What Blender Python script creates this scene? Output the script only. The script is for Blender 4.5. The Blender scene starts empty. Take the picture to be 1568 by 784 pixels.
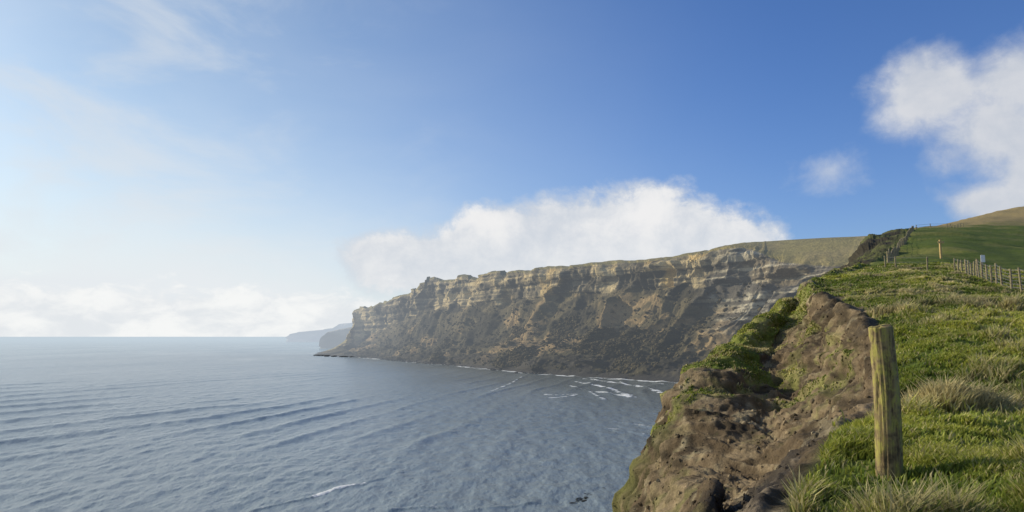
import bpy, bmesh, math, random
import numpy as np
from mathutils import Vector
from mathutils.bvhtree import BVHTree
rng=np.random.default_rng(7); random.seed(7)
scene=bpy.context.scene
EYE=40.0; F=1120.0; TH=math.atan(123/F)
def ray(px,py):
    a=(px-784)/F; b=(392-py)/F
    return np.array([a,math.cos(TH)-b*math.sin(TH),math.sin(TH)+b*math.cos(TH)])
def P(px,py,Y):
    d=ray(px,py); return d*(Y/d[1])+np.array([0,0,EYE])
def S(px,py):
    d=ray(px,py); return (d*(EYE/-d[2]))[:2]
# ---------- noise ----------
def _h(i,j,k,s):
    n=(i*374761393+j*668265263+k*1274126177+s*974634777)&0x7fffffff
    n=((n^(n>>13))*1274126177)&0x7fffffff
    n=((n^(n>>15))*668265263)&0x7fffffff
    return ((n^(n>>16))&0xffff)/65535.0
def vn(x,y,z,s=0):
    x=np.asarray(x,float);y=np.asarray(y,float)+0*x;z=np.asarray(z,float)+0*x
    xi=np.floor(x).astype(np.int64);yi=np.floor(y).astype(np.int64);zi=np.floor(z).astype(np.int64)
    fx=x-xi;fy=y-yi;fz=z-zi
    fx=fx*fx*fx*(fx*(fx*6-15)+10);fy=fy*fy*fy*(fy*(fy*6-15)+10);fz=fz*fz*fz*(fz*(fz*6-15)+10)
    r=0
    for a in (0,1):
        for b in (0,1):
            for c in (0,1):
                w=(fx if a else 1-fx)*(fy if b else 1-fy)*(fz if c else 1-fz)
                r=r+w*_h(xi+a,yi+b,zi+c,s)
    return r*2-1
def fbm(x,y,z,o=5,s=0,g=0.5):
    r=0;a=1;t=0;f=1
    for i in range(o):
        r=r+a*vn(x*f+i*7.3,y*f+i*3.1,z*f,s+i);t+=a;a*=g;f*=2.03
    return r/t
def ridged(x,y,z,o=4,s=0):
    r=0;a=1;t=0;f=1
    for i in range(o):
        r=r+a*(1-2*np.abs(vn(x*f+i*5.1,y*f,z*f,s+i)));t+=a;a*=0.5;f*=2.07
    return r/t
def ss(x,a,b):
    t=np.clip((x-a)/(b-a),0,1); return t*t*(3-2*t)
def mix(a,b,t): return a*(1-t[...,None])+np.asarray(b)*t[...,None]
def crom(Pn,t,tens=0.5):
    N=Pn.shape[0]
    Q=np.concatenate([[2*Pn[0]-Pn[1]],Pn,[2*Pn[-1]-Pn[-2]]])
    i=np.clip(np.floor(t).astype(int),0,N-2); f=(t-i).reshape((-1,)+(1,)*(Pn.ndim-1))
    p0,p1,p2,p3=Q[i],Q[i+1],Q[i+2],Q[i+3]
    m1=(p2-p0)*tens;m2=(p3-p1)*tens
    return (2*f**3-3*f**2+1)*p1+(f**3-2*f**2+f)*m1+(-2*f**3+3*f**2)*p2+(f**3-f**2)*m2
def patch(G,tv,tu,tens=0.45):
    A=crom(G,tv,tens); A=np.swapaxes(A,0,1); A=crom(A,tu,tens); return np.swapaxes(A,0,1)
def normals(A):
    du=np.gradient(A,axis=1);dv=np.gradient(A,axis=0)
    n=np.cross(du,dv); n/=np.linalg.norm(n,axis=-1,keepdims=True)+1e-9
    return n
def mesh_np(name,V,faces4=None,faces3=None,mat=None,smooth=True,col=None,attrs=None):
    me=bpy.data.meshes.new(name)
    V=np.asarray(V,np.float32).reshape(-1,3)
    loops=[];starts=[];tot=0
    if faces4 is not None and len(faces4):
        f=np.asarray(faces4,np.int32); loops.append(f.ravel()); starts.append(np.arange(len(f))*4); tot=len(f)*4
    if faces3 is not None and len(faces3):
        f=np.asarray(faces3,np.int32); loops.append(f.ravel()); starts.append(tot+np.arange(len(f))*3)
    loops=np.concatenate(loops);starts=np.concatenate(starts).astype(np.int32)
    me.vertices.add(len(V));me.vertices.foreach_set('co',V.ravel())
    me.loops.add(len(loops));me.loops.foreach_set('vertex_index',loops.astype(np.int32))
    me.polygons.add(len(starts));me.polygons.foreach_set('loop_start',starts)
    me.update(calc_edges=True)
    me.polygons.foreach_set('use_smooth',np.full(len(starts),smooth))
    if col is not None:
        c=np.ones((len(V),4),np.float32);c[:,:3]=np.asarray(col).reshape(-1,3)
        at=me.attributes.new('col','FLOAT_COLOR','POINT');at.data.foreach_set('color',c.ravel())
    for k,v in (attrs or {}).items():
        at=me.attributes.new(k,'FLOAT','POINT');at.data.foreach_set('value',np.asarray(v,np.float32).ravel())
    me.validate()
    ob=bpy.data.objects.new(name,me);scene.collection.objects.link(ob)
    if mat: me.materials.append(mat)
    return ob
def grid_faces(nv,nu,flip=False):
    i=np.arange(nv-1)[:,None]*nu+np.arange(nu-1)[None,:]
    f=np.stack([i,i+1,i+nu+1,i+nu],-1).reshape(-1,4)
    return f[:,::-1] if flip else f
# ---------- node helpers ----------
class NT:
    def __init__(s,nt): s.nt=nt;nt.nodes.clear()
    def n(s,t,**k):
        nd=s.nt.nodes.new(t)
        for a,b in k.items(): setattr(nd,a,b)
        return nd
    def l(s,a,b): s.nt.links.new(a,b)
    def put(s,sock,v):
        if isinstance(v,bpy.types.NodeSocket): s.l(v,sock)
        else:
            if isinstance(v,(tuple,list)) and len(v)==3 and sock.type=='RGBA': v=(*v,1)
            sock.default_value=v
    def m(s,op,a,b=None,c=None,clamp=False):
        nd=s.n('ShaderNodeMath',operation=op,use_clamp=clamp)
        s.put(nd.inputs[0],a)
        if b is not None:s.put(nd.inputs[1],b)
        if c is not None:s.put(nd.inputs[2],c)
        return nd.outputs[0]
    def sm(s,v,a,b,lo=0.,hi=1.):
        nd=s.n('ShaderNodeMapRange',interpolation_type='SMOOTHSTEP')
        for i,x in enumerate((v,a,b,lo,hi)): s.put(nd.inputs[i],x)
        return nd.outputs[0]
    def noise(s,vec,scale,detail=6,rough=.55,dist=0.):
        nd=s.n('ShaderNodeTexNoise')
        if vec is not None:s.l(vec,nd.inputs['Vector'])
        nd.inputs['Scale'].default_value=scale;nd.inputs['Detail'].default_value=detail
        nd.inputs['Roughness'].default_value=rough;nd.inputs['Distortion'].default_value=dist
        return nd.outputs[0]
    def mixc(s,f,a,b,bt='MIX'):
        nd=s.n('ShaderNodeMix',data_type='RGBA',blend_type=bt)
        s.put(nd.inputs[0],f);s.put(nd.inputs[6],a);s.put(nd.inputs[7],b)
        return nd.outputs[2]
    def mapv(s,vec,sc,rot=(0,0,0)):
        nd=s.n('ShaderNodeMapping');s.l(vec,nd.inputs[0]);nd.inputs['Scale'].default_value=sc;nd.inputs['Rotation'].default_value=rot
        return nd.outputs[0]
HAZE=(0.62,0.70,0.80)  # aerial haze painted into the materials as emission, stronger with distance
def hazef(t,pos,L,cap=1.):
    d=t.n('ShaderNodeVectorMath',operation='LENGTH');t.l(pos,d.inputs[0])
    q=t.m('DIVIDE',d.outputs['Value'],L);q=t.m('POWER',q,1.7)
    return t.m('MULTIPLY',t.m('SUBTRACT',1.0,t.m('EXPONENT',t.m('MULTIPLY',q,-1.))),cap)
def terrain_mat(name,scales,var=0.5,bump=0.6,bdist=0.1,haze=3600.,rough=.95,stretch=(1,1,1)):
    mat=bpy.data.materials.new(name);mat.use_nodes=True;t=NT(mat.node_tree)
    out=t.n('ShaderNodeOutputMaterial');bs=t.n('ShaderNodeBsdfPrincipled')
    bs.inputs['Roughness'].default_value=rough;bs.inputs['Specular IOR Level'].default_value=.15
    at=t.n('ShaderNodeAttribute',attribute_name='col')
    geo=t.n('ShaderNodeNewGeometry');pos=t.mapv(geo.outputs['Position'],stretch)
    n1=t.noise(pos,scales[0],8,.68);n2=t.noise(pos,scales[1],5,.65)
    v=t.m('MULTIPLY_ADD',t.m('SUBTRACT',n1,.5),var*3,1.0)
    v=t.m('MULTIPLY',v,t.m('MULTIPLY_ADD',t.m('SUBTRACT',n2,.5),var*2.6,1.0))
    v=t.m('MAXIMUM',v,.15)
    cc=t.n('ShaderNodeVectorMath',operation='SCALE');t.l(at.outputs['Color'],cc.inputs[0]);t.l(v,cc.inputs['Scale'])
    t.l(cc.outputs[0],bs.inputs['Base Color'])
    if bump>0:
        b=t.n('ShaderNodeBump');b.inputs['Strength'].default_value=bump;b.inputs['Distance'].default_value=bdist
        t.l(t.m('ADD',n1,t.m('MULTIPLY',n2,.4)),b.inputs['Height']);t.l(b.outputs[0],bs.inputs['Normal'])
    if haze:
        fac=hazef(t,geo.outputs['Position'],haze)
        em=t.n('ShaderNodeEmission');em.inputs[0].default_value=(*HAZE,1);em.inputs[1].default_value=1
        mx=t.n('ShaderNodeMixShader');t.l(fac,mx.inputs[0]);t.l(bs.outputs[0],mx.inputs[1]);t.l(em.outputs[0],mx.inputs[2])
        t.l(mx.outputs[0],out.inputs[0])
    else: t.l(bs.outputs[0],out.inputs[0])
    return mat
# ---------- near headland (clifftop, landslip) ----------
W=np.array
R=[]
R.append([W([30,-6,40.5]),W([9,-6,38.9]),W([4,-6,38.5]),W([-1.2,-6,38.3]),W([-2,-6,37.]),W([-4,-6,34.]),W([-7,-6,28.]),W([-15,-4,14.]),W([-34,-4,-4.])])
def row(r0,r1,r2,lip,f4,f5,f6,h7,h8): R.append([r0,r1,r2,lip,f4,f5,f6,h7,h8])
row(W([30,1.5,40.3]),W([9,1.5,38.8]),W([4,1.5,38.5]),W([.4,1.5,38.3]),W([-.1,1.8,37.4]),W([-1,2.5,35.5]),W([-3,5,31.5]),W([-12,8,15.]),W([-32,8,-4.]))
row(P(2600,680,6),P(1620,745,5.8),P(1420,770,5.9),P(1180,790,6.0),P(1130,826,6.4),P(1070,880,7.6),P(1000,990,10),W([-5,15,13.]),W([-26,16,-4.]))
row(P(2400,640,8.6),P(1600,668,8.6),P(1430,678,8.5),P(1238,706,8.6),P(1195,744,9.6),P(1110,806,12.6),P(1005,880,17.),W([-2,22,15.]),W([-24,22,-4.]))
row(P(2200,570,12),P(1600,590,12),P(1450,598,12),P(1334,622,12.),P(1270,666,13.8),P(1165,740,17.5),P(975,795,22),W([-1,27,17.]),W([-23,30,-4.]))
row(P(2000,520,17),P(1600,527,17),P(1450,530,17),P(1356,550,17),P(1318,612,18),P(1190,680,21.5),P(996,706,26),W([0,32,18.]),W([-22,36,-4.]))
row(P(1900,478,24),P(1600,480,24),P(1450,482,24),P(1342,497,24),P(1312,552,24.6),P(1205,620,28),P(1024,632,30),W([1.5,38,20.]),W([-20,44,-4.]))
row(P(1850,455,31),P(1600,460,31),P(1450,458,31),P(1300,470,31),P(1268,520,31.5),P(1185,570,33),P(1056,586,34.5),W([4,44,21.]),W([-18,52,-4.]))
row(P(1850,442,38),P(1600,449,38),P(1430,439,38),P(1262,455,38),P(1240,492,38.3),P(1192,520,39),P(1116,545,39.5),W([6,50,22.]),W([-15,60,-4.]))
row(P(1800,430,45),P(1600,437,45),P(1410,426,45),P(1252,440,45),P(1240,458,45.5),P(1218,474,46),P(1182,497,46.5),W([10,56,24.]),W([-10,68,-4.]))
row(P(1800,420,55),P(1600,426,55),P(1400,416,55),P(1268,424,55),P(1256,434,56),P(1235,456,58),P(1200,500,62),W([12,68,26.]),W([-5,82,-4.]))
row(P(1800,410,70),P(1600,416,70),P(1410,409,70),P(1312,411,70),P(1290,421,73),P(1265,450,78),P(1225,510,86),W([20,96,24.]),W([5,112,-4.]))
row(P(1800,390,95),P(1600,400,95),P(1440,395,95),P(1352,400,95),P(1318,408,99),P(1285,430,106),P(1240,520,118),W([35,128,20.]),W([20,144,-4.]))
row(P(1800,370,130),P(1600,381,130),P(1460,373,130),P(1376,380,130),P(1340,388,135),P(1305,408,142),P(1255,520,155),W([55,168,18.]),W([40,184,-4.]))
row(P(1800,348,185),P(1600,360,185),P(1480,356,185),P(1394,357,185),P(1350,362,188),P(1318,380,196),P(1270,500,212),W([80,230,18.]),W([65,250,-4.]))
row(P(1800,325,265),P(1600,341,265),P(1490,345,265),P(1402,350,265),P(1360,370,272),P(1320,410,285),P(1280,520,300),W([110,320,18.]),W([95,345,-4.]))
row(P(1800,285,400),P(1600,312,400),P(1515,327,400),P(1440,352,400),P(1380,380,410),P(1330,420,420),P(1290,520,430),W([160,440,10.]),W([150,460,-4.]))
row(P(1800,300,600),P(1600,325,600),P(1515,340,600),P(1440,365,600),P(1380,400,600),P(1330,450,600),P(1290,560,600),W([210,600,0.]),W([200,620,-4.]))
G=np.array(R)
nr,nc=G.shape[:2]
tv=np.concatenate([np.arange(k,k+1,1/n) for k,n in zip(range(nr-1),[12,30,80,90,90,80,70,64,44,40,36,30,30,26,26,26,14])]+[[nr-1.]])
tu=np.concatenate([np.arange(k,k+1,1/n) for k,n in zip(range(nc-1),[24,46,60,56,80,100,36,20])]+[[nc-1.]])
A=patch(G,tv,tu,.42)
TV,TU=np.meshgrid(tv,tu,indexing='ij')
N=normals(A)
if N[...,2].mean()<0:N=-N
X,Y,Z=A[...,0],A[...,1],A[...,2]
face=ss(TU+.16*fbm(X*.8,Y*.8,0,4,3),2.92,3.12)
far=ss(Y,50,100)
lump=fbm(X*.45,Y*.45,Z*.45,6,11)
big=fbm(X*.07,Y*.07,Z*.07,4,21)
rg=ridged(X*.35,Y*.35,Z*.5,6,31)
gul=ridged(TV*3.2+.35*lump,TU*.7,0,5,41)
sc_=np.clip((Y-4)/20,.12,1.)
shade_pit=P(1432,592,12.3)
pr=np.exp(-(((X-shade_pit[0])/1.0)**2+((Y-shade_pit[1])/1.1)**2)*(1+.4*lump))
d=(1-face)*(lump*.20*(1-far)+big*.25+far*big*.8)-pr*.34
hum=np.maximum(fbm(X*1.1,Y*1.1,0,3,57),0)
d+=(1-face)*(1-far)*hum*.20
rough=ridged(X*1.6,Y*1.6,Z*2.2,5,78)
d+=face*(1-far)*((rg*.28+gul*.34+lump*.34)*sc_+rough*.065+fbm(X*5,Y*5,Z*5,4,77)*.055)
d+=face*far*(rg*.5+fbm(X*.12,Y*.12,Z*.12,5,66)*1.6)
bed=np.sin(Z*6+4*lump+X*.5)
d+=face*(1-far)*.08*sc_*np.sign(bed)*np.abs(bed)**.5
d*=np.clip((Y-1)/5,0.1,1)*ss(TU,8.0,7.6)
A=A+N*d[...,None]
N=normals(A); 
if N[...,2].mean()<0:N=-N
X,Y,Z=A[...,0],A[...,1],A[...,2]
n1=fbm(X*.5,Y*.5,Z*.5,5,101);n2=fbm(X*.12,Y*.12,0,4,102);n3=fbm(X*2,Y*2,Z*2,4,103)
g=1-ss(TU+.28*n1+.1*n3,2.75,3.02)
g=np.where(TV>9.5,1-ss(TU+.25*n1,2.95,3.3),g)
ridge=ss(TV,5.4,6.8)*(1-ss(TV,9.8,10.5))*ss(TU,4.7,5.5)*(1-ss(TU,6.3,6.8))
ridge=ss(ridge+.7*n1+.4*n3,.50,.66)*(ridge>.02)
top=ss(TV,7.6,8.6)*(1-ss(TV,10,11))*(TU>2.8)*(1-ss(TU,6.2,6.6))*ss(n1+n3*.5,-.35,-.1)
facepatch=ss(n1+.7*n3+n2*.4,.24,.42)*ss(TU,3.3,4.0)*(1-ss(TU,5.9,6.4))*(.25+.75*ss(TV,4.5,6.5))*(1-ss(TV,9,11))
edge=ss(TV,4.6,5.6)*(1-ss(TV,10,11))*ss(TU,5.45,5.85)*(1-ss(TU,6.6,7))*ss(n1+n3*.5,-.15,.12)
g=np.clip(np.maximum(np.maximum(g,ridge),np.maximum(np.maximum(facepatch*.7,edge),top)),0,1)
bare=ss(TU+.5*n1,2.45,2.9)*(1-ss(TV,3.6,4.6))*(TU<3.1)
g*=1-.9*bare;g*=1-.95*ss(pr+.3*n3,.35,.7)
soilA=W([.105,.076,.045]);soilB=W([.245,.188,.115]);dark=W([.028,.022,.015])
C=np.zeros(A.shape)+soilA
C=mix(C,soilB,ss(n2+.7*n3+.3*n1,-.1,.45)*.85)
C=mix(C,dark,ss(ridged(X*.5,Y*.5,Z*1.2,5,120)-.2*n2+.4*n3,.15,.65)*.75)
C=mix(C,dark,ss(-rough,.05,.5)*.6)
C=mix(C,W([.34,.285,.18]),ss(-n1+.6*n3,.25,.52)*.6)
C=mix(C,W([.10,.105,.035]),ss(n1-.5*n3,.1,.4)*.5*ss(TU,3.6,4.2))
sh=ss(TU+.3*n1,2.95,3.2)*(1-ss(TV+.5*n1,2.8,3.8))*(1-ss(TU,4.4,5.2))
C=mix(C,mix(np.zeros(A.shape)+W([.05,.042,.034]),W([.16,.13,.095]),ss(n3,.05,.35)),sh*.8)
DG=mix(np.zeros(A.shape)+W([.035,.032,.022]),W([.075,.085,.028]),ss(n2+.5*n1,-.1,.3))
C=mix(C,DG,face*far*.92)
C=mix(C,W([.05,.04,.022]),ss(pr,.3,.6)*.8)  # bare dirt hollow, colour darkened to paint in the shadow beside the post
gr=W([.105,.14,.024]);gr2=W([.19,.20,.045]);straw=W([.28,.24,.11])
GC=np.zeros(A.shape)+gr
GC=mix(GC,gr2,ss(n1,-.1,.5));GC=mix(GC,straw,ss(n2+.5*n3+.2*n1,.14,.5)*.65)
GC=mix(GC,W([.05,.06,.018]),ss(-n1-.4*n3,.15,.4)*.6)
field=ss(TV,10.3,11.2)*(1-ss(TU,2.9,3.1));GC=mix(GC,mix(np.zeros(A.shape)+W([.085,.12,.018]),W([.15,.16,.035]),ss(n2+.4*n3,-.1,.4)),field*.85)
hill=ss(TV+.25*n2,14.7,15.2);GC=mix(GC,W([.30,.235,.11]),hill)
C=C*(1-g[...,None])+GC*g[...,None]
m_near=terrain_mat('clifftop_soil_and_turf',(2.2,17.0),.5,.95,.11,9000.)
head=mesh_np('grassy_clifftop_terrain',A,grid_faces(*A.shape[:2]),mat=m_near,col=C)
vs=A.reshape(-1,3)
bvh=BVHTree.FromPolygons([Vector(v) for v in vs.tolist()],grid_faces(*A.shape[:2]).tolist())
def hit(px,py):
    d=ray(px,py);r=bvh.ray_cast(Vector((0,0,EYE)),Vector(d).normalized());return r[0]
def ground(x,y):
    r=bvh.ray_cast(Vector((x,y,300)),Vector((0,0,-1)));return r[0]
# ---------- grass blades ----------
gc=g[:-1,:-1];e1=A[1:,:-1]-A[:-1,:-1];e2=A[:-1,1:]-A[:-1,:-1]
area=np.linalg.norm(np.cross(e1,e2),axis=-1)
Yc=A[:-1,:-1,1];Xc=A[:-1,:-1,0]
vis=(Yc>3.5)&(Yc<75)&(Xc/np.maximum(Yc,1)<.85)&(Xc/np.maximum(Yc,1)>.05)
clump=.12+.88*ss(fbm(Xc*1.5,Yc*1.5,0,4,201),-.28,.3)
w=area*ss(gc,.35,.7)*vis*clump/np.maximum(Yc,7)**1.75
w=w.ravel();w/=w.sum()
NB=250000
idx=rng.choice(len(w),NB,p=w);ii,jj=np.unravel_index(idx,gc.shape)
a=rng.random(NB)[:,None];b=rng.random(NB)[:,None]
base=A[ii,jj]+a*e1[ii,jj]+b*e2[ii,jj]
by=base[:,1];bx=base[:,0];fc=TU[ii,jj]>3.1
hf=fbm(bx*1.5,by*1.5,0,4,201);dry=fbm(bx*.45,by*.45,0,4,203)-.02
tallz=ss(dry+.25*hf,.0,.35)*(by<30)
hgt=(.03+.05*rng.random(NB)+.11*np.clip(hf+.15,0,1))*(1+2.0*tallz*rng.random(NB))*(1+.008*by)*np.where(fc,.6,1.)
wid=.0035+.0009*by
ang=rng.random(NB)*2*np.pi;lean=(.25+.8*rng.random(NB))*hgt
wd=W([.8,-.3])
dx=np.cos(ang)*lean+wd[0]*hgt*.2;dy=np.sin(ang)*lean+wd[1]*hgt*.2
pa=ang+np.pi/2+rng.normal(0,.5,NB)
px_=np.cos(pa)*wid;py_=np.sin(pa)*wid
z0=-.02
V=np.zeros((NB,5,3))
V[:,0]=base+np.stack([-px_,-py_,0*px_+z0],-1);V[:,1]=base+np.stack([px_,py_,0*px_+z0],-1)
mid=base+np.stack([dx*.35,dy*.35,hgt*.6],-1)
V[:,2]=mid+np.stack([px_*.8,py_*.8,0*px_],-1);V[:,3]=mid-np.stack([px_*.8,py_*.8,0*px_],-1)
V[:,4]=base+np.stack([dx,dy,hgt],-1)
k=np.arange(NB)[:,None]*5
f4=k+W([0,1,2,3]);f3=k+W([3,2,4])
rv=rng.random(NB);hue=fbm(bx*.25,by*.25,0,4,207)
cg=np.zeros((NB,3))+W([.14,.21,.028]);cg=mix(cg,W([.34,.35,.06]),np.clip(rv*.7+.5*hf+hue,0,1))
cg=mix(cg,W([.60,.50,.28]),np.clip(ss(dry+.35*hf+.5*(rng.random(NB)-.5),.06,.55)+(rng.random(NB)<.12)*.8,0,1)*.8)
cg=cg*(.65+.6*rng.random(NB))[:,None]*(1+.5*np.clip(hue,-.5,.5))[:,None]
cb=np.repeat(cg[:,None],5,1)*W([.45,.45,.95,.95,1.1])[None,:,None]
mg=bpy.data.materials.new('grass_blades');mg.use_nodes=True;t=NT(mg.node_tree)
o=t.n('ShaderNodeOutputMaterial');at=t.n('ShaderNodeAttribute',attribute_name='col')
df=t.n('ShaderNodeBsdfPrincipled');df.inputs['Roughness'].default_value=.6;df.inputs['Specular IOR Level'].default_value=.25
tr=t.n('ShaderNodeBsdfTranslucent');t.l(at.outputs[0],df.inputs['Base Color']);t.l(at.outputs[0],tr.inputs[0])
mx=t.n('ShaderNodeMixShader');mx.inputs[0].default_value=.4;t.l(df.outputs[0],mx.inputs[1]);t.l(tr.outputs[0],mx.inputs[2]);t.l(mx.outputs[0],o.inputs[0])
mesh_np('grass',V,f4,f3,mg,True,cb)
# ---------- blobs helper (rocks, shrubs) ----------
def ico(sub):
    bm=bmesh.new();bmesh.ops.create_icosphere(bm,subdivisions=sub,radius=1)
    v=np.array([x.co[:] for x in bm.verts]);f=np.array([[q.index for q in p.verts] for p in bm.faces]);bm.free();return v,f
def blobs(name,pos,scl,colr,mat,sub=1,jit=.3,smooth=False,spin=True):
    v,f=ico(sub);n=len(pos);nv=len(v)
    an=rng.random(n)*6.28*spin;c,s=np.cos(an),np.sin(an)
    VV=np.repeat(v[None],n,0)*(1+jit*(rng.random((n,nv,1))*2-1))
    VV=VV*scl[:,None,:]
    x=VV[...,0]*c[:,None]-VV[...,1]*s[:,None];y=VV[...,0]*s[:,None]+VV[...,1]*c[:,None]
    VV=np.stack([x,y,VV[...,2]],-1)+pos[:,None]
    FF=(np.arange(n)[:,None,None]*nv+f[None]).reshape(-1,3)
    CC=np.repeat(colr[:,None],nv,1)
    return mesh_np(name,VV,None,FF,mat,smooth,CC)
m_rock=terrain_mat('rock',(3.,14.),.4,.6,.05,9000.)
w2=(area*(1-gc)*(TU[:-1,:-1]>3.1)*(TU[:-1,:-1]<6.2)*(Yc>5)*(Yc<45)/np.maximum(Yc,6)).ravel();w2/=w2.sum()
ns=5000;idx=rng.choice(len(w2),ns,p=w2);i2,j2=np.unravel_index(idx,gc.shape)
sz=(.008+.026*rng.random(ns)**4)*(1+.05*A[i2,j2,1])
sc=sz[:,None]*(.6+.8*rng.random((ns,3)))
blobs('loose_stones',A[i2,j2],sc,C[i2,j2]*(.8+.9*rng.random((ns,1))),m_rock,1,.25)
# ---------- wooden post ----------
def wood_mat(name,c1,c2,c3,sc=1.):
    m=bpy.data.materials.new(name);m.use_nodes=True;t=NT(m.node_tree)
    o=t.n('ShaderNodeOutputMaterial');b=t.n('ShaderNodeBsdfPrincipled');b.inputs['Roughness'].default_value=.85;b.inputs['Specular IOR Level'].default_value=.2
    tc=t.n('ShaderNodeTexCoord');g1=t.noise(t.mapv(tc.outputs['Object'],(40*sc,40*sc,2.5*sc)),1.,8,.65,.6)
    g2=t.noise(tc.outputs['Object'],7*sc,6,.6);g3=t.noise(t.mapv(tc.outputs['Object'],(1,1,.5)),28*sc,6,.7)
    c=t.mixc(t.sm(g1,.35,.65),c1,c2);c=t.mixc(t.m('MULTIPLY',t.sm(g2,.42,.6),t.sm(g3,.36,.55)),c,c3)
    c=t.mixc(t.sm(g1,.42,.30),c,(.025,.018,.011))
    c=t.mixc(t.m('MULTIPLY',t.sm(g2,.47,.35),.75),c,(.05,.038,.022))
    t.l(c,b.inputs['Base Color'])
    bp=t.n('ShaderNodeBump');bp.inputs['Strength'].default_value=.9;bp.inputs['Distance'].default_value=.016
    t.l(t.m('ADD',g1,t.m('MULTIPLY',g3,.4)),bp.inputs['Height']);t.l(bp.outputs[0],b.inputs['Normal']);t.l(b.outputs[0],o.inputs[0]);return m
m_wood=wood_mat('weathered_lichen_wood',(.12,.085,.045),(.28,.215,.11),(.31,.285,.075))
m_wood2=wood_mat('fence_wood',(.20,.16,.10),(.34,.29,.19),(.25,.22,.12))
pb=hit(1362,728);print('post base',pb)
dist=pb.y;topP=P(1348,501,dist-.05)
axis=W([topP[0]-pb.x,topP[1]-pb.y,topP[2]-pb.z]);L=np.linalg.norm(axis);axis/=L
rad=17/F*dist
nh,na=110,64
hh=np.linspace(-.35,L,nh);aa=np.linspace(0,2*np.pi,na,endpoint=False)
H_,A_=np.meshgrid(hh,aa,indexing='ij')
rr=rad*(1.10-.12*(H_/L))*(1+.06*fbm(np.cos(A_)*2,np.sin(A_)*2,H_*1.5,4,301)+.05*ridged(np.cos(A_)*5,np.sin(A_)*5,H_*.8,4,302)-.14*ss(ridged(np.cos(A_)*2.3,np.sin(A_)*2.3,H_*.35,2,310),.74,.95))
ex=np.cross([0,1,0],axis);ex/=np.linalg.norm(ex);ey=np.cross(axis,ex)
bend=.02*np.sin(H_*2.2)
org=W([pb.x,pb.y,pb.z])
PV=org+H_[...,None]*axis+(rr*np.cos(A_)+bend)[...,None]*ex+(rr*np.sin(A_))[...,None]*ey
caps=[]
for q,(fr,up) in enumerate([(.93,.006),(.8,.010),(.5,.006),(.2,.010),(.02,.012)]):
    r_=rr[-1]*fr;caps.append(org+(L+up+.018*fr*np.cos(aa-.5)+.006*np.sin(aa*3))[:,None]*axis+(r_*np.cos(aa)+bend[-1])[:,None]*ex+(r_*np.sin(aa))[:,None]*ey)
PV=np.concatenate([PV,np.array(caps)]);nh2=PV.shape[0]
i=np.arange(nh2-1)[:,None]*na;j=np.arange(na)[None,:];jn=(j+1)%na
pf=np.stack([i+j,i+jn,i+na+jn,i+na+j],-1).reshape(-1,4)
po=mesh_np('wooden_post',PV-org,pf,None,m_wood,True);po.location=org
# ---------- fences ----------
def emp(name,loc=(0,0,0)):
    e=bpy.data.objects.new(name,None);scene.collection.objects.link(e);e.location=loc;return e
def tube(p,q,r0,r1,n=8):
    p=np.array(p,float);q=np.array(q,float);ax=q-p;l=np.linalg.norm(ax);ax/=l
    u=np.cross(ax,[0,1,0] if abs(ax[1])<.9 else [1,0,0]);u/=np.linalg.norm(u);v=np.cross(ax,u)
    an=np.arange(n)*2*np.pi/n;ring=np.cos(an)[:,None]*u+np.sin(an)[:,None]*v
    V=np.concatenate([p+ring*r0,q-ax*r1*.3+ring*r1,q+ring*r1*.6,[q+ax*.0]])
    F=[];T=[]
    for k in range(2):
        for a in range(n):
            b=(a+1)%n;F.append([k*n+a,k*n+b,k*n+n+b,k*n+n+a])
    for a in range(n): T.append([2*n+a,2*n+(a+1)%n,3*n])
    return V,F,T
def tubes(name,lst,mat,parent=None):
    Vs=[];Fs=[];Ts=[];o=0
    for a in lst:
        v,f,t_=tube(*a);Vs.append(v);Fs+=[[x+o for x in q] for q in f];Ts+=[[x+o for x in q] for q in t_];o+=len(v)
    ob=mesh_np(name,np.concatenate(Vs),Fs,Ts,mat,False)
    if parent:ob.parent=parent
    return ob
m_wire=bpy.data.materials.new('galvanised_wire');m_wire.use_nodes=True
wb=m_wire.node_tree.nodes['Principled BSDF'];wb.inputs['Base Color'].default_value=(.2,.2,.19,1);wb.inputs['Metallic'].default_value=.5;wb.inputs['Roughness'].default_value=.5
def fence(name,pts,h,r,wires,step,wr=.006):
    root=emp(name)
    hp=[hit(*p) for p in pts];hp=[W(p[:]) for p in hp if p is not None]
    posts=[];
    for a,b in zip(hp[:-1],hp[1:]):
        n=max(1,int(round(np.linalg.norm((b-a)[:2])/step)))
        for k in range(n): posts.append(a+(b-a)*k/n)
    posts.append(hp[-1])
    gp=[]
    for p in posts:
        q=ground(p[0],p[1]);gp.append(W(q[:]))
    L_=[];tops=[]
    for p in gp:
        hh_=h*random.uniform(.9,1.1);tp=p+W([random.uniform(-.06,.06),random.uniform(-.06,.06),hh_]);L_.append((p-W([0,0,.3]),tp,r*random.uniform(.85,1.2),r*.9));tops.append((p,tp))
    tubes('posts',L_,m_wood2,root)
    WL=[]
    for (a,ta),(b,tb) in zip(tops[:-1],tops[1:]):
        for k in wires: WL.append((a+(ta-a)*k,b+(tb-b)*k,wr,wr,4))
    tubes('wires',WL,m_wire,root)
fence('wire_fence',[(1480,420),(1505,428),(1535,440),(1600,456)],1.15,.06,(.15,.3,.45,.6,.75,.92),1.5,.012)
fence('wire_fence',[(1356,411),(1372,412),(1420,413),(1462,416),(1480,420)],1.15,.07,(.5,.9),4.5,.010)
fence('wire_fence',[(1360,402),(1376,384),(1390,366),(1399,353)],1.4,.12,(.4,.65,.92),3.6,.02)
fence('wire_fence',[(1403,352),(1425,350),(1450,349),(1475,348)],1.5,.12,(.5,.9),9.0,.03)
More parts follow.
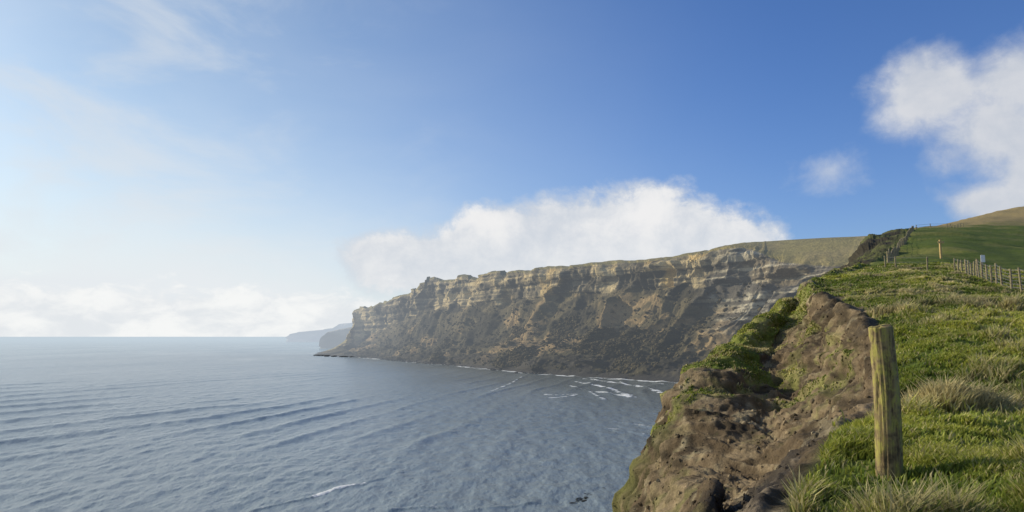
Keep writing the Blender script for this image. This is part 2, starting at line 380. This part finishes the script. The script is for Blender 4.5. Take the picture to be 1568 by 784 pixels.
def box(bm,c,s):
    r=bmesh.ops.create_cube(bm,size=1)
    for v in r['verts']: v.co=Vector((v.co.x*s[0]+c[0],v.co.y*s[1]+c[1],v.co.z*s[2]+c[2]))
def simple(name,c,rough=.7):
    m=bpy.data.materials.new(name);m.use_nodes=True;t=NT(m.node_tree);o=t.n('ShaderNodeOutputMaterial');b=t.n('ShaderNodeBsdfPrincipled');b.inputs['Roughness'].default_value=rough
    tc=t.n('ShaderNodeTexCoord');n=t.noise(tc.outputs['Object'],12,5);t.l(t.mixc(t.sm(n,.3,.7),tuple(x*.8 for x in c),c),b.inputs['Base Color']);t.l(b.outputs[0],o.inputs[0]);return m
def obj_bm(name,boxes,mat,parent,bev=.01):
    bm=bmesh.new()
    for c,s in boxes: box(bm,c,s)
    bmesh.ops.bevel(bm,geom=bm.edges[:],offset=bev,segments=1,affect='EDGES')
    me=bpy.data.meshes.new(name);bm.to_mesh(me);bm.free();me.materials.append(mat);o=bpy.data.objects.new(name,me);scene.collection.objects.link(o);o.parent=parent;return o
m_oak=simple('pale_oak',(.50,.34,.13));m_white=simple('white_paint',(.8,.8,.78))
q=hit(1441,396);e=emp('footpath_signpost',q);s_=q.y/50
obj_bm('post',[((0,0,.55*s_),(.11*s_,.11*s_,1.5*s_))],m_oak,e);obj_bm('finger_board',[((.05,-.12,1.12*s_),(.42*s_,.05,.14*s_))],m_oak,e)
q=hit(1505,410);e=emp('information_sign',q);s_=q.y/50
obj_bm('post',[((0,0,.3*s_),(.1,.1,1.2*s_))],m_wood2,e);obj_bm('board',[((0,-.09,.62*s_),(.30*s_,.04,.5*s_))],m_white,e)
# ---------- far cliffs ----------
cols=[#px, shore,r1,r2,r3,base,rim,ptop
(1460,622,596,550,500,450,418,350),
(1330,611,584,540,490,435,411,361),
(1265,606,580,540,488,432,408,364),
(1200,600,575,536,484,430,402,368),
(1150,594,572,532,482,428,382,373),
(1080,588,568,537,492,432,388,384),
(1000,583,568,540,500,442,402,400),
(900,577,564,540,507,447,408,406),
(800,570,559,537,508,456,419,417),
(700,560,551,534,512,466,428,426),
(662,557,549.5,534,514,470,428,427),
(640,555,548,535,518,484,444,442),
(600,551,546.5,536,526,500,463,461),
(560,548,544,538,532,516,475,474),
(549,547,543.5,538.5,534,521,480,479),
(537,546.5,543.5,540,536,528,516,515),
(515,546,544.4,542,539,535.5,533.5,533),
(490,544,543.4,542.7,542,541.5,541,541)]
FR=[0,.12,.38,.66,.90,.95,1.5,2.6]
G2=[]
shore=[]
for c in cols:
    px=c[0];u=(px-784)/F;p0=S(px,c[1]);Ys=p0[1];shore.append(p0)
    dl=(130 if px>640 else 118)/(.88*u+.47)
    if px<540:dl*=.5
    rw=[np.array([p0[0]-10,p0[1]-6,-4.]),np.array([p0[0],p0[1],0.])]
    for k in range(1,7): rw.append(P(px,c[k+1],Ys+dl*FR[k]))
    last=rw[-1].copy();rw.append(last+W([60,80,-25]))
    G2.append(rw)
G2=np.array(G2);shore=np.array(shore)
nc2=len(cols)
seg=[40,40,50,60,70,80,100,100,100,60,44,60,50,30,24,20,20]
tv2=np.concatenate([np.arange(k,k+1,1/n) for k,n in enumerate(seg)]+[[nc2-1.]])
tu2=np.concatenate([np.arange(k,k+1,1/n) for k,n in enumerate([3,20,50,56,56,44,16,6])]+[[8.]])
B=patch(G2,tv2,tu2,.40)
TV2,TU2=np.meshgrid(tv2,tu2,indexing='ij')
sl=np.linalg.norm(np.diff(B[:,60],axis=0),axis=1);arc=np.concatenate([[0],np.cumsum(sl)])[:,None]+0*TU2
X,Y,Z=B[...,0],B[...,1],B[...,2]
inland=W([.86,.5,0])
wA=ss(TU2,1.0,1.6);band=ss(TU2,4.75,5.05)*(1-ss(TU2,6.1,6.5));tal=ss(TU2,1.0,2.2)*(1-ss(TU2,4.6,5.1))
warp=arc+42*TU2+30*fbm(arc*.02,TU2*.7,0,4,400)
but=ridged(warp*.0085,TU2*.10,0,3,401);but2=ridged(warp*.03,TU2*.35,0,4,402);col_=ridged((arc+8*fbm(arc*.05,Z*.02,0,3,8))*.05,Z*.006,0,4,403)
disp=-(but*24+but2*9)*(tal+band*.5+.25*(1-tal-band)*(TU2<4))*wA
disp+=-(col_*8+fbm(arc*.04,Z*.03,0,5,404)*7)*band
disp+=band*2.0*np.sign(np.sin(Z*.30+fbm(X*.02,Y*.02,0,3,9)*2))*.6
B=B+inland*disp[...,None]
big_rim=ridged(arc*.014,0,0,2,409)
rimn=fbm(arc*.03,0,0,5,405)*4+(big_rim*4+np.sign(fbm(arc*.02,0,0,3,419))*2.)*ss(arc,380,640)
B[...,2]+=(rimn*ss(TU2,5.2,6.)*(1-.5*ss(TU2,6.5,7.5)))*(TV2>3.5)*ss(TV2,15,14)
nz=fbm(X*.03,Y*.03,Z*.03,6,406)
B[...,2]+=(nz*9+ridged(X*.02+Y*.01,Y*.015,Z*.03,4,416)*6)*tal*ss(TV2,16,14)+fbm(X*.12,Y*.12,Z*.12,4,407)*1.8*(tal+.4*band)*ss(TV2,16,14)
X,Y,Z=B[...,0],B[...,1],B[...,2]
n1=fbm(X*.02,Y*.02,Z*.03,6,411);n2=fbm(X*.08,Y*.08,Z*.12,5,412);n3=fbm(arc*.05,Z*.012,0,5,413);stra=fbm(arc*.004,Z*.30,0,4,414)
nd=fbm(warp*.02,TU2*1.2,0,5,415)
ol=W([.072,.060,.030]);tan=W([.29,.205,.10]);dk=W([.020,.018,.011]);gry=W([.10,.09,.075]);pale=W([.42,.38,.28]);rock=W([.18,.15,.095]);plat=W([.21,.18,.07])
C2=np.zeros(B.shape)+ol
C2=mix(C2,W([.13,.105,.055]),ss(TU2,3.8,4.8)*.6)
C2=mix(C2,tan,ss(n1+.5*n2+.8*nd,.22,.55)*.8)
C2=mix(C2,dk,ss(-n1+.6*n2-.6*nd,.0,.34)*.8)
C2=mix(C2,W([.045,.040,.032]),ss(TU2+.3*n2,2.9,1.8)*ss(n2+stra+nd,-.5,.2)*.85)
gz=ss(TV2+.5*n1,5.2,4.2)*ss(TU2+.6*n1,3.0,3.9)
C2=mix(C2,mix(np.zeros(B.shape)+gry,pale,ss(stra+.7*n2,-.1,.4)),gz*(1-ss(TU2,6.,6.3))*.9)
gz2=ss(TV2+.5*n1,5.0,3.8)*(TU2<4.2)*(1-gz);C2=mix(C2,mix(np.zeros(B.shape)+gry*.5,gry,ss(stra+n2,-.2,.3)),gz2*.8)
RC=mix(np.zeros(B.shape)+rock,W([.44,.35,.19]),ss(n3+1.0*stra,.0,.38));RC=mix(RC,W([.05,.042,.026]),ss(-n3+.7*n2-.7*stra,.05,.32)*.85)
RC=mix(RC,W([.46,.31,.10]),ss(n1+.5*n3,.05,.3)*.6*ss(TV2,10,6))
bm_=ss(TU2+.25*n2+.3*n3,4.88,5.04)*(1-ss(TU2+.05*n2,6.0,6.08))*(1-.85*gz)
C2=C2*(1-bm_[...,None])+RC*bm_[...,None]
pm=ss(TU2+.05*n2,5.98,6.06);PC=mix(np.zeros(B.shape)+plat,W([.27,.215,.10]),ss(n1+.4*n2,-.1,.4)*.6);C2=C2*(1-pm[...,None])+PC*pm[...,None]
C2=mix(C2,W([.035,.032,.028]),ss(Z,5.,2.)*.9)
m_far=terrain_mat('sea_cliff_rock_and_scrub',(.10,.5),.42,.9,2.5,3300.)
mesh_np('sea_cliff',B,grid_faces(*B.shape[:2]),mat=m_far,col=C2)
ok=((TU2>1.7)&(TU2<4.5)&(TV2>4.2)&(TV2<9.5))*ss(n1*.5+.6*fbm(X*.015,Y*.015,0,3,430)+.3*np.exp(-((TV2-6.3)/1.3)**2-((TU2-3.3)/.6)**2)-.3*nd,.14,.3)
ok=ok+.035*((TU2>1.4)&(TU2<4.8)&(TV2>3)&(TV2<13.5))
ar2=np.linalg.norm(np.cross(np.gradient(B,axis=0),np.gradient(B,axis=1)),axis=-1)
w3=(ok*ar2).ravel();w3/=w3.sum();ns=7000
i3,j3=np.unravel_index(rng.choice(len(w3),ns,p=w3),TU2.shape)
sz=(.8+1.7*rng.random(ns)**2);sc=np.stack([sz*1.2,sz*1.2,sz*.8],-1)
cs=W([.05,.042,.022])*(.6+.9*rng.random((ns,1)))+W([.03,.02,.005])*rng.random((ns,1))
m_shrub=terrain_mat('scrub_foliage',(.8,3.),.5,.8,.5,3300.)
blobs('scrub_thicket',B[i3,j3]+W([0,0,.2]),sc,cs,m_shrub,1,.35)
sp=crom(np.array(B[::6,23]),np.random.default_rng(3).random(2600)*(len(B[::6,23])-1))
bp_=np.stack([sp[:,0]+rng.normal(0,5,2600)-3,sp[:,1]+rng.normal(0,5,2600)-2,np.full(2600,.2)],-1)
sz=.5+2.2*rng.random(2600)**3
blobs('shoreline_boulders',bp_,np.stack([sz*1.3,sz,sz*.7],-1),W([.05,.045,.04])*(.6+1.2*rng.random((2600,1))),m_far,1,.3)
def reef(pts,n,sx,name,hz=.35):
    p=np.array([S(*q) for q in pts]);t_=rng.random(n)*(len(p)-1);k=np.floor(t_).astype(int);xy=p[k]+(p[np.minimum(k+1,len(p)-1)]-p[k])*(t_-k)[:,None]
    xy=xy+rng.normal(0,sx,(n,2));sz=sx*.22*(.4+rng.random(n))
    blobs(name,np.concatenate([xy,np.full((n,1),-.02)],1),np.stack([sz*2.6,sz*1.2,np.full(n,hz)*np.clip(sz,.4,1)],-1),W([.03,.03,.027])*(.7+.6*rng.random((n,1))),m_rock,2,.12,True,.12)
reef([(486,544.6),(505,545),(530,547)],60,9,'tidal_reef',2.)
reef([(880,770),(905,756),(925,745)],45,1.1,'tidal_reef',.2)
# ---------- distant headlands ----------
def headland(name,prof,Yd,depth,haze,col):
    px=np.array([q[0] for q in prof],float);py=np.array([q[1] for q in prof],float)
    xs=np.linspace(px[0],px[-1],160);yy=np.interp(xs,px,py)+fbm(xs*.12,0,0,4,500)*1.2*np.minimum(1,(515-np.interp(xs,px,py))/12.)
    rows=[]
    for x,y in zip(xs,yy):
        t_=P(x,y,Yd);h=max(t_[2],1.);b=W([t_[0],Yd-h*.8,-3]);m1=W([t_[0],Yd-h*.5,h*.35]);m2=W([t_[0],Yd-h*.15,h*.6])
        t_[2]=h;rows.append([b,m1,m2,t_,t_+W([0,depth,h*.05]),t_+W([0,depth*2,-h-3])])
    Hh=patch(np.array(rows),np.arange(0,159.01,.5),np.arange(0,5.01,.1),.4)
    Hh[...,1]+=fbm(Hh[...,0]*.008,Hh[...,2]*.02,0,5,501)*Yd*.012
    nn=fbm(Hh[...,0]*.01,Hh[...,2]*.03,0,5,503)
    Cc=mix(np.zeros(Hh.shape)+W(col),W([.3,.27,.2]),ss(nn,-.2,.4))
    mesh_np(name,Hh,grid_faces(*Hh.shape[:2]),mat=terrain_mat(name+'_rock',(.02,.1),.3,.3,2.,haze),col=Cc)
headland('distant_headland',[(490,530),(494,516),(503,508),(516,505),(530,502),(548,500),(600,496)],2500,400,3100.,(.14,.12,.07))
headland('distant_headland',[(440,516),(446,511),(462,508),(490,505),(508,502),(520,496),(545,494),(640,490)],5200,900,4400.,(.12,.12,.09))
# ---------- sea ----------
vy=np.concatenate([[-400,-150,-40,20,60,90,120],np.geomspace(140,2200,620)[1:],np.geomspace(2200,70000,60)[1:]])
uu=np.concatenate([-np.geomspace(.8,9,24)[::-1],np.linspace(-.79,.45,760),np.geomspace(.46,9,24)])
VY,UU=np.meshgrid(vy,uu,indexing='ij')
Xs=UU*np.maximum(VY,60);Ys=VY
nf=fbm(Xs*.006,Ys*.006,0,3,600)
ph=(Xs*.95-Ys*(.40-.22*np.clip((Xs+150)/250,0,1)))+26*nf
env=ss(fbm(Xs*.010,Ys*.005,0,3,601),-.3,.35)*np.exp(-np.maximum(Ys-240,0)/450)
wv=lambda p,l:(np.exp(3.2*(np.cos(2*np.pi*p/l)-1))-.25)
Zs=env*(wv(ph,38)*1.6)+.16*np.exp(-np.maximum(Ys-200,0)/400)*wv(ph+Ys*.10,15)*ss(fbm(Xs*.02,Ys*.02,0,3,605),-.3,.4)
Zs+=np.exp(-np.maximum(Ys-200,0)/800)*(fbm(Xs*.24,Ys*.12,0,5,602,.55)*.50)
Zs=np.where((Ys<130)|(np.abs(UU)>.8),Zs*.2,Zs)
foam=np.zeros(Xs.shape)
XY=np.stack([Xs,Ys],-1)
def pdist(poly):
    best=np.full(Xs.shape,1e9)
    for a,b in zip(poly[:-1],poly[1:]):
        ab=b-a;t_=np.clip(((XY-a)@ab)/(ab@ab),0,1);q=a+t_[...,None]*ab;best=np.minimum(best,np.hypot(Xs-q[...,0],Ys-q[...,1]))
    return best
fn=fbm(Xs*.12,Ys*.12,0,4,610);fn2=fbm(Xs*.6,Ys*.3,0,3,611)
wob=fbm(Xs*.03,Ys*.03,0,3,612)
br=[([(482,760),(505,751),(530,745),(560,741)],1.0,.95),([(838,604),(856,605),(880,604)],3.,.8),([(845,609),(862,608),(878,606)],2.5,.6),
([(880,584),(915,590),(940,597),(968,608)],3.,.7),([(915,600),(940,603),(962,607)],2.5,.6),([(975,590),(1000,597),(1022,604)],3,.65),([(750,600),(780,588),(800,577)],1.3,.45),
([(925,655),(960,659),(990,666)],1.6,.55),([(940,645),(970,649),(1000,655)],1.5,.5),([(600,781),(640,776),(680,777)],1.,.5),([(700,784),(760,778),(820,770)],.8,.4),([(380,784),(430,772),(482,760)],.5,.36),([(560,740),(600,728),(640,715)],.45,.33),
([(870,590),(900,598),(925,612)],1.5,.45),([(880,578),(950,587),(1010,598)],2.5,.6)]
for pl,wd_,st in br:
    dd=np.maximum(0,pdist(np.array([S(*q) for q in pl]))+1.2*wd_*wob);e_=np.exp(-(dd/wd_)**2);foam=np.maximum(foam,st*e_*np.clip(.8+fn*1.3+fn2*.7,0,1.3));Zs+=e_*.3*(wd_<4)
ds=pdist(shore[:-1]);foam=np.maximum(foam,.95*np.exp(-(ds/14)**2)*np.clip(.55+fn*1.8,0,1))
foam=np.maximum(foam,.6*np.exp(-((ds-30+8*wob)/4)**2)*np.clip(.2+fn*2.5,0,1)*ss(UU,.0,.1))
shallow=np.exp(-ds/190)
ms=bpy.data.materials.new('sea_water');ms.use_nodes=True;t=NT(ms.node_tree)
o=t.n('ShaderNodeOutputMaterial');b=t.n('ShaderNodeBsdfPrincipled');b.inputs['IOR'].default_value=1.33
geo=t.n('ShaderNodeNewGeometry');pos=geo.outputs['Position']
fa=t.n('ShaderNodeAttribute',attribute_name='foam').outputs['Fac'];sh=t.n('ShaderNodeAttribute',attribute_name='shallow').outputs['Fac']
rp=t.mapv(pos,(1,.5,1),(0,0,.25))
a1=t.noise(rp,1.1,5,.65,.4);a2=t.noise(t.mapv(pos,(1,.45,1),(0,0,.35)),.2,5,.6,.3);a3=t.noise(pos,5.,3,.6)
big_=t.noise(t.mapv(pos,(1,.4,1)),.008,4,.6)
bp=t.n('ShaderNodeBump');bp.inputs['Strength'].default_value=1.;bp.inputs['Distance'].default_value=1.
t.l(t.m('ADD',t.m('MULTIPLY',a1,.22),t.m('ADD',t.m('MULTIPLY',a2,.55),t.m('MULTIPLY',a3,.03))),bp.inputs['Height']);t.l(bp.outputs[0],b.inputs['Normal'])
c=t.mixc(t.m('POWER',sh,.7),(.23,.285,.305),(.085,.092,.085));c=t.mixc(t.m('MULTIPLY',t.sm(big_,.35,.65),.6),c,t.mixc(.6,c,(.28,.33,.35)))
fm=t.sm(t.m('ADD',fa,t.m('MULTIPLY',t.m('SUBTRACT',t.noise(pos,.7,7,.75),.5),.9)),.28,.62)
c=t.mixc(fm,c,(.75,.77,.78));t.l(c,b.inputs['Base Color'])
t.l(t.m('MULTIPLY_ADD',fm,.5,t.m('MULTIPLY_ADD',big_,.2,.12)),b.inputs['Roughness'])
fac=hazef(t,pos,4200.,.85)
em=t.n('ShaderNodeEmission');em.inputs[0].default_value=(.56,.66,.74,1)  # painted haze: emission that lightens the sea with distance
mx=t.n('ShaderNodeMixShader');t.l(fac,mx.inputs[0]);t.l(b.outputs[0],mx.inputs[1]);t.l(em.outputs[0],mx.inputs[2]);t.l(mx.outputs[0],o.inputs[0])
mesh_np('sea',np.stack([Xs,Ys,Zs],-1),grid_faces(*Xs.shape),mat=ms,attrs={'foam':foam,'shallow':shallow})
# ---------- sun & sky ----------
AZ,EL=math.radians(-60),math.radians(22)
sd=Vector((math.sin(AZ)*math.cos(EL),math.cos(AZ)*math.cos(EL),math.sin(EL)))
ld=bpy.data.lights.new('sun','SUN');ld.energy=4.9;ld.angle=math.radians(.5);ld.color=(1,.89,.68)
lo=bpy.data.objects.new('sun',ld);scene.collection.objects.link(lo);lo.rotation_euler=sd.to_track_quat('Z','Y').to_euler()
wd_=bpy.data.worlds.new('World');scene.world=wd_;wd_.use_nodes=True;t=NT(wd_.node_tree)
o=t.n('ShaderNodeOutputWorld');bg=t.n('ShaderNodeBackground');bg.inputs[1].default_value=.1
sky=t.n('ShaderNodeTexSky',sky_type='NISHITA');sky.sun_disc=False;sky.sun_elevation=EL;sky.sun_rotation=AZ;sky.air_density=1.;sky.dust_density=.6;sky.ozone_density=2.5
tc=t.n('ShaderNodeTexCoord');vn_=t.n('ShaderNodeVectorMath',operation='NORMALIZE');t.l(tc.outputs['Generated'],vn_.inputs[0]);dv=vn_.outputs[0]
sx=t.n('ShaderNodeSeparateXYZ');t.l(dv,sx.inputs[0])
az=t.m('ARCTAN2',sx.outputs[0],sx.outputs[1]);el=t.m('ARCSINE',sx.outputs[2])
cn=t.noise(t.mapv(dv,(1,1,1.5)),8.,10,.6,.3);cl=t.noise(t.mapv(dv,(1,1,1.6)),7.,6,.55,.4)
cf=t.noise(dv,28.,8,.65,.2)
def ell(px,py,rx,ry):
    d=ray(px,py);d=d/np.linalg.norm(d);a0=math.atan2(d[0],d[1]);e0=math.asin(d[2]);k=math.cos(a0)**2
    ra=rx/F*k;re=ry/F*math.cos(a0)
    u=t.m('MULTIPLY',t.m('SUBTRACT',az,a0),1/ra);v=t.m('MULTIPLY',t.m('SUBTRACT',el,e0),1/re)
    return t.m('SUBTRACT',1.,t.m('SQRT',t.m('ADD',t.m('MULTIPLY',u,u),t.m('MULTIPLY',v,v))))
def mxs(l):
    r=l[0]
    for q in l[1:]: r=t.m('SMOOTH_MAX',r,q,.15)
    return r
main=mxs([ell(650,402,150,58),ell(770,378,165,76),ell(890,364,155,88),ell(1000,360,140,86),ell(1100,375,115,60)])
right=mxs([ell(1430,145,130,80),ell(1570,125,150,90),ell(1530,200,140,110),ell(1600,270,140,130),ell(1510,310,110,50)])
small=ell(1268,262,80,50)
nn=t.m('ADD',t.m('MULTIPLY',t.m('SUBTRACT',cn,.5),1.25),t.m('MULTIPLY',t.m('SUBTRACT',cf,.5),.5))
dm=t.sm(t.m('ADD',main,nn),.0,.38);dr=t.sm(t.m('ADD',right,nn),-.05,.7,0.,.96);dsm=t.sm(t.m('ADD',small,t.m('MULTIPLY',nn,1.6)),.1,1.1,0.,.6)
dens=t.m('MAXIMUM',t.m('MAXIMUM',dm,dr),dsm)
left=t.sm(az,math.radians(24),math.radians(-34))
deg=t.m('MULTIPLY',el,57.2958)
elp=t.m('MAXIMUM',deg,0.)
soft=t.noise(t.mapv(dv,(1,1,1.8)),2.6,7,.55,.5)
hz=t.m('ADD',t.m('MULTIPLY',t.m('EXPONENT',t.m('MULTIPLY',elp,-1/6.)),t.m('MULTIPLY_ADD',left,.6,.35)),t.m('MULTIPLY',t.m('EXPONENT',t.m('MULTIPLY',elp,-1/18.)),t.m('MULTIPLY',left,t.m('MULTIPLY_ADD',soft,1.1,.05))),clamp=True)
cir=t.noise(t.mapv(dv,(1.2,1.2,3.),(0,.5,0)),3.2,8,.58,.5)
cirm=t.m('MULTIPLY',t.m('MULTIPLY',t.sm(cir,.46,.68),t.sm(az,math.radians(2),math.radians(-28))),.6)
bankn=t.noise(t.mapv(dv,(1,1,2.2)),16.,9,.6,.3)
bank=t.m('MULTIPLY',t.sm(t.m('SUBTRACT',t.m('MULTIPLY_ADD',t.m('SUBTRACT',bankn,.5),6.,3.6),elp),-.2,1.2),t.sm(az,math.radians(-4),math.radians(-12)))
base_=t.n('ShaderNodeVectorMath',operation='MULTIPLY');t.l(sky.outputs[0],base_.inputs[0])
t.l(t.mixc(left,(.64,.92,1.42),(.90,1.06,1.14)),base_.inputs[1])
c=t.mixc(cirm,base_.outputs[0],(6.6,7.1,7.7))
c=t.mixc(hz,c,(8.0,8.4,8.7))
shade=t.sm(t.m('ADD',t.m('MULTIPLY',dens,.7),t.m('ADD',t.m('MULTIPLY',t.m('SUBTRACT',cl,.5),2.2),t.m('MULTIPLY',t.m('SUBTRACT',cf,.5),1.2))),.25,1.15)
ccol=t.mixc(shade,(6.3,6.7,7.3),(8.9,8.8,8.7))
lowg=t.sm(deg,9.,5.);ccol=t.mixc(t.m('MULTIPLY',lowg,.4),ccol,(6.6,7.1,7.7))
ccol=t.mixc(t.m('MULTIPLY',t.sm(az,math.radians(24),math.radians(30)),.5),ccol,(5.3,5.6,6.2))
c=t.mixc(t.m('MULTIPLY',dens,.96),c,ccol)
c=t.mixc(t.m('MULTIPLY',bank,.75),c,t.mixc(t.sm(bankn,.35,.65),(7.6,7.9,8.2),(9.6,9.6,9.4)))
t.l(c,bg.inputs[0]);t.l(bg.outputs[0],o.inputs[0])
# ---------- camera ----------
cd=bpy.data.cameras.new('camera');cam=bpy.data.objects.new('camera',cd);scene.collection.objects.link(cam)
cd.sensor_width=36;cd.lens=36*F/1568;cd.clip_start=.1;cd.clip_end=120000
cam.location=(0,0,EYE);cam.rotation_euler=(math.pi/2+TH,0,0);scene.camera=cam
scene.view_settings.view_transform='Standard';scene.view_settings.look='None';scene.view_settings.exposure=0
